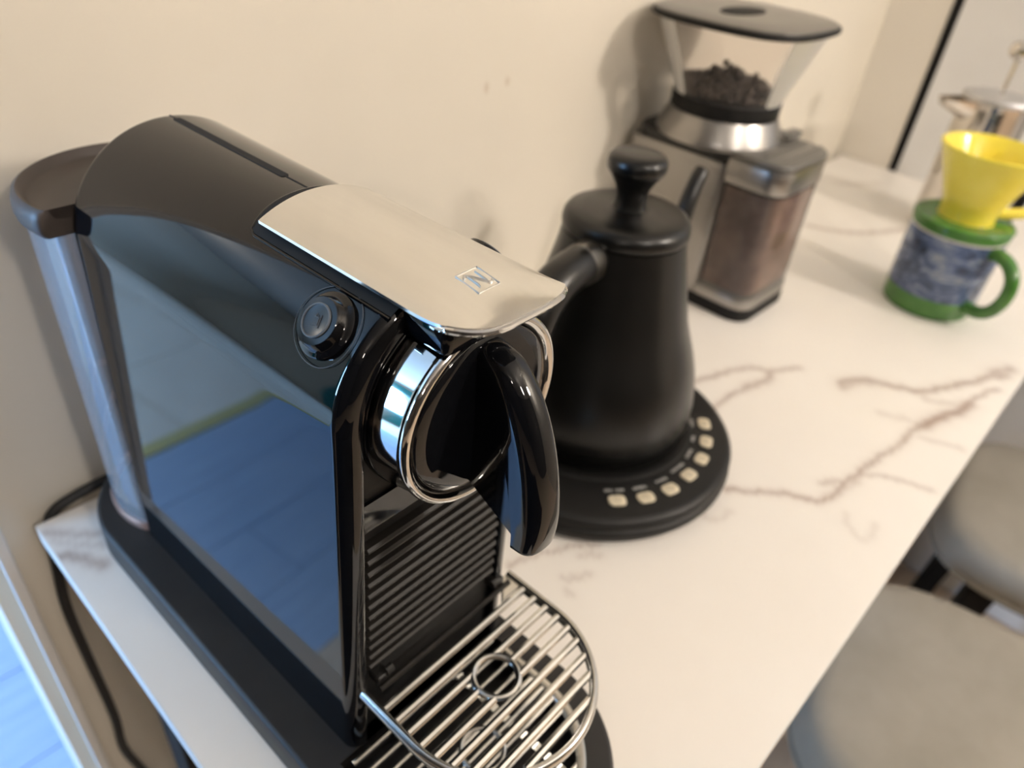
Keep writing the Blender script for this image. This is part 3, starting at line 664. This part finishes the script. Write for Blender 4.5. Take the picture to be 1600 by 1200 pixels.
obj('knob', lathe([(r, z + zo) for r, z in ((0.0150, 0.2028), (0.0118, 0.2036), (0.0106, 0.2070), (0.0104, 0.2130), (0.0118, 0.2180), (0.0160, 0.2250), (0.0196, 0.2296), (0.0204, 0.2330), (0.0198, 0.2372), (0.0176, 0.2398), (0.0120, 0.2410), (0.002, 0.2412))], 48), 'kettle', ld, 45)
ha = radians(187); hd = Vector((cos(ha), sin(ha), 0))
def kp(d, z): return hd * d + Vector((0, 0, z + zo))
hdl = obj('handle', tube(catmull([kp(0.056, 0.1790), kp(0.070, 0.1790), (kp(0.088, 0.1750)), kp(0.103, 0.1620), kp(0.1105, 0.1420), kp(0.1120, 0.116), kp(0.1115, 0.092), kp(0.1105, 0.070)], 6), [0.0136] * 36 + [0.0136, 0.0136, 0.0136, 0.0136, 0.0132, 0.012, 0.009], 24), 'kettle', kt, 60)
obj('collar', tube([kp(0.040, 0.1785), kp(0.0455, 0.1787), kp(0.0465, 0.1787), kp(0.0575, 0.1790), kp(0.0580, 0.1790)], [0.0125, 0.0132, 0.0143, 0.0143, 0.0136], 32), 'collar', hdl, 40)
sa = radians(9); sdv = Vector((cos(sa), sin(sa), 0))
def sp(d, z): return sdv * d + Vector((0, 0, z + zo))
obj('spout', tube(catmull([sp(0.068, 0.062), sp(0.088, 0.066), sp(0.104, 0.082), sp(0.108, 0.110), sp(0.110, 0.140), sp(0.117, 0.168), sp(0.128, 0.188), sp(0.1345, 0.195)], 6), [0.0105 - 0.0045 * i / 42 for i in range(43)], 16), 'kettle', kt, 60)

# ------------------------------------------------------------------ the burr grinder
GX, GY = 0.684, -0.0735
gr = thing('coffee_grinder', 'stainless steel burr grinder with flared clear hopper behind the kettle', 'coffee grinder', (GX, GY, 0))
x0, x1, yb, yf, yh = -0.0535, 0.0535, 0.0735 - 0.0005, -0.1085, -0.0455
def front_round(xa, xb, ya, yb_, r, n=6):
    pts = [(xb, yb_), (xa, yb_)]
    for i in range(n + 1):
        t = radians(180 + 90 * i / n); pts.append((xa + r + r * cos(t), ya + r + r * sin(t)))
    for i in range(n + 1):
        t = radians(270 + 90 * i / n); pts.append((xb - r + r * cos(t), ya + r + r * sin(t)))
    return pts
obj('foot', slab(front_round(x0, x1, yf, yb, 0.022), 0.0, 0.0145, 0.002, 2), 'matte', gr)
obj('base_band', slab(front_round(x0 + 0.0005, x1 - 0.0005, yf + 0.0005, yh, 0.0215), 0.0145, 0.0262, 0.001, 2), 'steel', gr)
obj('housing', slab(rrect(x0, x1, yh, yb, 0.006, 4), 0.0145, 0.1580, 0.001, 2), 'steel', gr)
obj('top_plate', slab(rrect(x0 - 0.001, x1 + 0.001, -0.056, yb, 0.030, 8), 0.1580, 0.1700, 0.003, 3), 'satin', gr)
chb = obj('grounds_chamber', loft([[(x, y, z) for x, y in front_round(x0 + 0.002, x1 - 0.002, yf + 0.002, yh - 0.001, 0.020)] for z in (0.0265, 0.1405)]), 'chamber', gr)
obj('chamber_foot', slab(front_round(x0 + 0.0015, x1 - 0.0015, yf + 0.0015, yh - 0.001, 0.0205), 0.0262, 0.031, 0.0008, 2), 'greylid', chb)
obj('chamber_band', slab(front_round(x0 + 0.0005, x1 - 0.0005, yf + 0.0005, yh - 0.0005, 0.0215), 0.1420, 0.1655, 0.001, 2), 'steel', chb)
obj('chamber_gasket', slab(front_round(x0 + 0.002, x1 - 0.002, yf + 0.002, yh - 0.0005, 0.020), 0.1395, 0.1420), 'matte', chb)
clid = obj('chamber_lid', slab(front_round(x0 + 0.001, x1 - 0.001, yf + 0.001, yh - 0.001, 0.021), 0.1655, 0.1725, 0.003, 3), 'greylid', chb)
obj('ridge', slab(rrect(x0 + 0.014, x1 - 0.006, yf + 0.030, yf + 0.0335, 0.001, 2), 0.172, 0.1740, 0.0008, 2), 'greylid', clid)
obj('ridge', slab(rrect(x0 + 0.016, x1 - 0.004, yf + 0.013, yf + 0.016, 0.001, 2), 0.172, 0.1735, 0.0008, 2), 'greylid', clid)
gc = tag(obj('ground_coffee', loft([[(GX + x, GY + y, z) for x, y in front_round(x0 + 0.0045, x1 - 0.0045, yf + 0.0045, yh - 0.003, 0.018)] for z in (0.032, 0.1385)]), 'ground'),
         'brown ground coffee filling the clear chamber of the steel grinder', 'ground coffee', kind='stuff')
obj('collar', lathe([(0.0655, 0.1685), (0.0662, 0.1700), (0.0655, 0.1722), (0.0605, 0.1840), (0.0560, 0.1935), (0.0545, 0.1940)], 72), 'steel', gr, 45)
obj('hopper_seat', lathe([(0.0548, 0.1935), (0.0556, 0.1945), (0.0558, 0.2075), (0.0550, 0.2085)], 72, cap0=True, cap1=True), 'matte', gr)
obj('switch_tab', join([slab(rrect(0.030, 0.062, -0.066, -0.052, 0.005, 4), 0.1715, 0.1790, 0.002, 2), slab(rrect(0.018, 0.036, -0.060, -0.046, 0.004, 4), 0.171, 0.1815, 0.002, 2)]), 'greylid', gr)
def sq_ring(r, z, n_, N_=72):
    out = []
    for i in range(N_):
        a = 2 * pi * i / N_; c, s = cos(a), sin(a)
        k = (abs(c) ** n_ + abs(s) ** n_) ** (-1 / n_)
        out.append((r * k * c, r * k * s, z))
    return out
hp = obj('hopper', loft([sq_ring(0.0545, 0.2075, 2.0), sq_ring(0.0548, 0.212, 2.0), sq_ring(0.066, 0.245, 2.5), sq_ring(0.0765, 0.2785, 3.0)], False, False), 'hopper', gr, 40)
hl = obj('hopper_lid', loft([sq_ring(r, z, 3.0) for r, z in ((0.073, 0.2770), (0.0785, 0.2775), (0.0800, 0.2790), (0.0805, 0.2815), (0.0795, 0.2835), (0.0770, 0.2845), (0.04, 0.2850))]), 'greylid', hp, 40)
obj('lid_recess', slab([(0.034 * cos(2 * pi * i / 40) - 0.002, 0.004 + 0.017 * sin(2 * pi * i / 40)) for i in range(40)], 0.2835, 0.2856, 0.0004, 2), 'void', hl)
obj('rim', tube([(x * 1.002, y * 1.002, 0.2795) for x, y, z in sq_ring(0.0803, 0, 3.0)], 0.0024, 8, True, ry=0.0030), 'matte', hl)
V, F = [], []
ico = bmesh.new(); bmesh.ops.create_icosphere(ico, subdivisions=1, radius=1.0)
iv = [v.co.copy() for v in ico.verts]; ifc = [tuple(v.index for v in f.verts) for f in ico.faces]; ico.free()
for k in range(620):
    a = random.uniform(0, 2 * pi); rr_ = 0.0480 * sqrt(random.random())
    top_ = 0.2215 + 0.004 * sin(3 * a + 1) * rr_ / 0.05 + 0.0175 * math.exp(-((rr_ * cos(a) + 0.004) ** 2 + (rr_ * sin(a) - 0.004) ** 2) / 0.00030)
    z = random.uniform(0.2105, max(0.2115, top_))
    e = Euler((random.uniform(0, 6), random.uniform(0, 6), random.uniform(0, 6))).to_matrix()
    b0 = len(V)
    for c_ in iv:
        p = e @ Vector((c_.x * 0.0044, c_.y * 0.0035, c_.z * 0.0029)); V.append((GX + rr_ * cos(a) + p.x, GY + rr_ * sin(a) + p.y, max(0.2093, z + p.z)))
    F += [tuple(i + b0 for i in f) for f in ifc]
tag(obj('coffee_beans', (V, F), 'bean', None, 80), 'dark roasted coffee beans heaped at the bottom of the clear grinder hopper', 'coffee beans', kind='stuff')

# ------------------------------------------------------------------ mug with the ceramic dripper on it
MX, MY = 0.869, -0.2982
mg = thing('mug', 'green-rimmed mug with mottled blue sides standing under the yellow dripper', 'mug', (MX, MY, 0))
obj('foot_band', lathe([(0.0455, 0.0), (0.0475, 0.0012), (0.0486, 0.004), (0.0492, 0.022), (0.0492, 0.0235)], 64), 'green', mg, 50)
obj('painted_band', lathe([(0.0490, 0.0235), (0.0492, 0.024), (0.0506, 0.0935), (0.0505, 0.0945)], 64, cap0=False, cap1=False), 'blue', mg)
obj('rim_line', lathe([(0.0506, 0.0940), (0.0510, 0.0944), (0.0511, 0.0962), (0.0508, 0.0968)], 64, cap0=False, cap1=False), 'whiteglaze', mg)
obj('rim', lathe([(0.0508, 0.0965), (0.0513, 0.0970), (0.0514, 0.1015), (0.0506, 0.1030), (0.0490, 0.1028), (0.0480, 0.1000), (0.0470, 0.02), (0.03, 0.012)], 64, cap0=False, cap1=True), 'green', mg, 50)
ma = radians(-117); md = Vector((cos(ma), sin(ma), 0))
def mp(d, z): return md * d + Vector((0, 0, z))
obj('handle', tube(catmull([mp(0.046, 0.0865), mp(0.058, 0.0885), mp(0.073, 0.0840), mp(0.0835, 0.0710), mp(0.0855, 0.0530), mp(0.0790, 0.0345), mp(0.0660, 0.0240), mp(0.0460, 0.0215)], 8), 0.0072, 16, ry=None), 'green', mg, 60)
dr = thing('coffee_dripper', 'yellow ceramic pour-over cone on a green saucer plate atop the blue mug', 'coffee dripper', (MX, MY, 0.1030))
zo2 = -0.1030
obj('saucer_plate', lathe([(r, z + zo2) for r, z in ((0.040, 0.1031), (0.0500, 0.1031), (0.0522, 0.1040), (0.0526, 0.1062), (0.0512, 0.1082), (0.0480, 0.1088), (0.040, 0.1082), (0.032, 0.1085))], 64, cap0=True, cap1=True), 'green', dr, 50)
obj('cone', lathe([(r, z + zo2) for r, z in ((0.0295, 0.1085), (0.0290, 0.1110), (0.0298, 0.1240), (0.0420, 0.1540), (0.0535, 0.1805), (0.0548, 0.1826), (0.0546, 0.1842), (0.0532, 0.1850), (0.0515, 0.1842), (0.0500, 0.1815), (0.0380, 0.1540), (0.0230, 0.1240), (0.004, 0.1230))], 64), 'yellow', dr, 50)
da = radians(-52); dd_ = Vector((cos(da), sin(da), 0))
def dp(d, z): return dd_ * d + Vector((0, 0, z + zo2))
obj('handle', tube(catmull([dp(0.049, 0.1790), dp(0.064, 0.1800), dp(0.080, 0.1740), dp(0.086, 0.1600), dp(0.080, 0.1380), dp(0.064, 0.1220), dp(0.046, 0.1175), dp(0.028, 0.1170)], 8), 0.0062, 14), 'yellow', dr, 60)

# ------------------------------------------------------------------ french press behind the mug
FX, FY = 1.134, -0.232
fp = thing('french_press', 'polished steel french press with beak spout standing behind the dripper', 'french press', (FX, FY, 0))
obj('carafe', lathe([(0.0415, 0.0), (0.0430, 0.001), (0.0435, 0.004), (0.0435, 0.170), (0.0445, 0.1750), (0.0452, 0.1790), (0.0440, 0.1795), (0.0425, 0.176), (0.041, 0.02), (0.02, 0.01)], 72, cap1=True), 'mirror', fp, 50)
pl = obj('lid', lathe([(0.0435, 0.1780), (0.0450, 0.1800), (0.0450, 0.1840), (0.0438, 0.1862), (0.0405, 0.1872), (0.02, 0.1885), (0.004, 0.1890)], 72), noisy('lid_steel', (0.60, 0.60, 0.61), (0.66, 0.66, 0.66), 40, 0.38, metal=0.85), fp, 50)
obj('plunger_rod', tube([(0, 0, 0.188), (0, 0, 0.232)], 0.0024, 10), 'mirror', pl)
obj('plunger_knob', lathe([(0.004, 0.2300), (0.011, 0.2330), (0.0145, 0.2400), (0.0130, 0.2470), (0.008, 0.2510), (0.002, 0.2515)], 32), 'mirror', pl, 50)
# beak spout, turned towards the wall
sa = radians(138); sd = Vector((cos(sa), sin(sa), 0)); sn = Vector((-sin(sa), cos(sa), 0))
rings = []
for k, (d_, z_, w_, hh) in enumerate(((0.036, 0, 0.019, 0.030), (0.046, 0, 0.018, 0.026), (0.057, 0, 0.0160, 0.020), (0.068, 0, 0.0130, 0.015), (0.078, 0, 0.0095, 0.010))):
    ring = []
    for i in range(13):
        t = pi * i / 12
        p = sd * d_ + sn * (w_ * cos(t)) + Vector((0, 0, 0.1795 - hh * sin(t)))
        ring.append(tuple(p))
    for i in range(12, -1, -1):
        t = pi * i / 12
        p = sd * d_ + sn * ((w_ - 0.0012) * cos(t)) + Vector((0, 0, 0.1795 - (hh - 0.0012) * sin(t)))
        ring.append(tuple(p))
    rings.append(ring)
obj('spout', loft(rings), 'mirror', fp, 50)
pa = radians(-62); pd = Vector((cos(pa), sin(pa), 0))
def pp(d, z): return pd * d + Vector((0, 0, z))
obj('handle', tube(catmull([pp(0.042, 0.162), pp(0.062, 0.164), pp(0.082, 0.152), pp(0.088, 0.120), pp(0.086, 0.070), pp(0.078, 0.030), pp(0.062, 0.014), pp(0.042, 0.014)], 6), 0.0075, 14), 'black', fp, 60)

# ------------------------------------------------------------------ two upholstered seats pulled up to the table
def stool(label, loc, rz):
    t = thing('stool', label, 'stool', loc, rz, 'grey stools along the table')
    a, b = 0.172, 0.195
    def se(sx, sy, z, n_=3.6, k_=56):
        out = []
        for i in range(k_):
            q = 2 * pi * i / k_; c, s = cos(q), sin(q)
            out.append((a * sx * abs(c) ** (2 / n_) * (1 if c >= 0 else -1), b * sy * abs(s) ** (2 / n_) * (1 if s >= 0 else -1), z))
        return out
    zt = 0.42
    obj('seat', loft([se(0.90, 0.90, zt - 0.066), se(0.965, 0.97, zt - 0.062), se(1.0, 1.0, zt - 0.048), se(1.005, 1.005, zt - 0.032), se(0.985, 0.985, zt - 0.014), se(0.94, 0.945, zt - 0.004), se(0.85, 0.86, zt), se(0.5, 0.5, zt + 0.001), se(0.05, 0.05, zt + 0.001)]), 'velvet', t, 60)
    obj('piping', tube([(x * 1.004, y * 1.004, z) for x, y, z in se(0.985, 0.985, zt - 0.0575)], 0.0035, 8, True), 'velvet', t)
    obj('seat_frame', loft([se(0.86, 0.86, zt - 0.082), se(0.88, 0.88, zt - 0.066)]), 'black', t)
    for sx in (-1, 1):
        for sy in (-1, 1):
            lx, ly = sx * 0.125, (0.100 if sy > 0 else -0.145)
            obj('leg', loft([[(lx + x + sx * e, ly + y + sy * e, z) for x, y in ((-w, -w), (w, -w), (w, w), (-w, w))] for z, w, e in ((0.0, 0.014, 0.022), (zt - 0.082, 0.018, 0.0))]), 'black', t, 0)
    return t
stool('grey velvet stool at the near front edge of the table, closest to the camera', (0.665, -0.585, FZ), radians(9))
stool('grey velvet stool further along the front edge, next to the white door', (1.110, -0.598, FZ), radians(9))
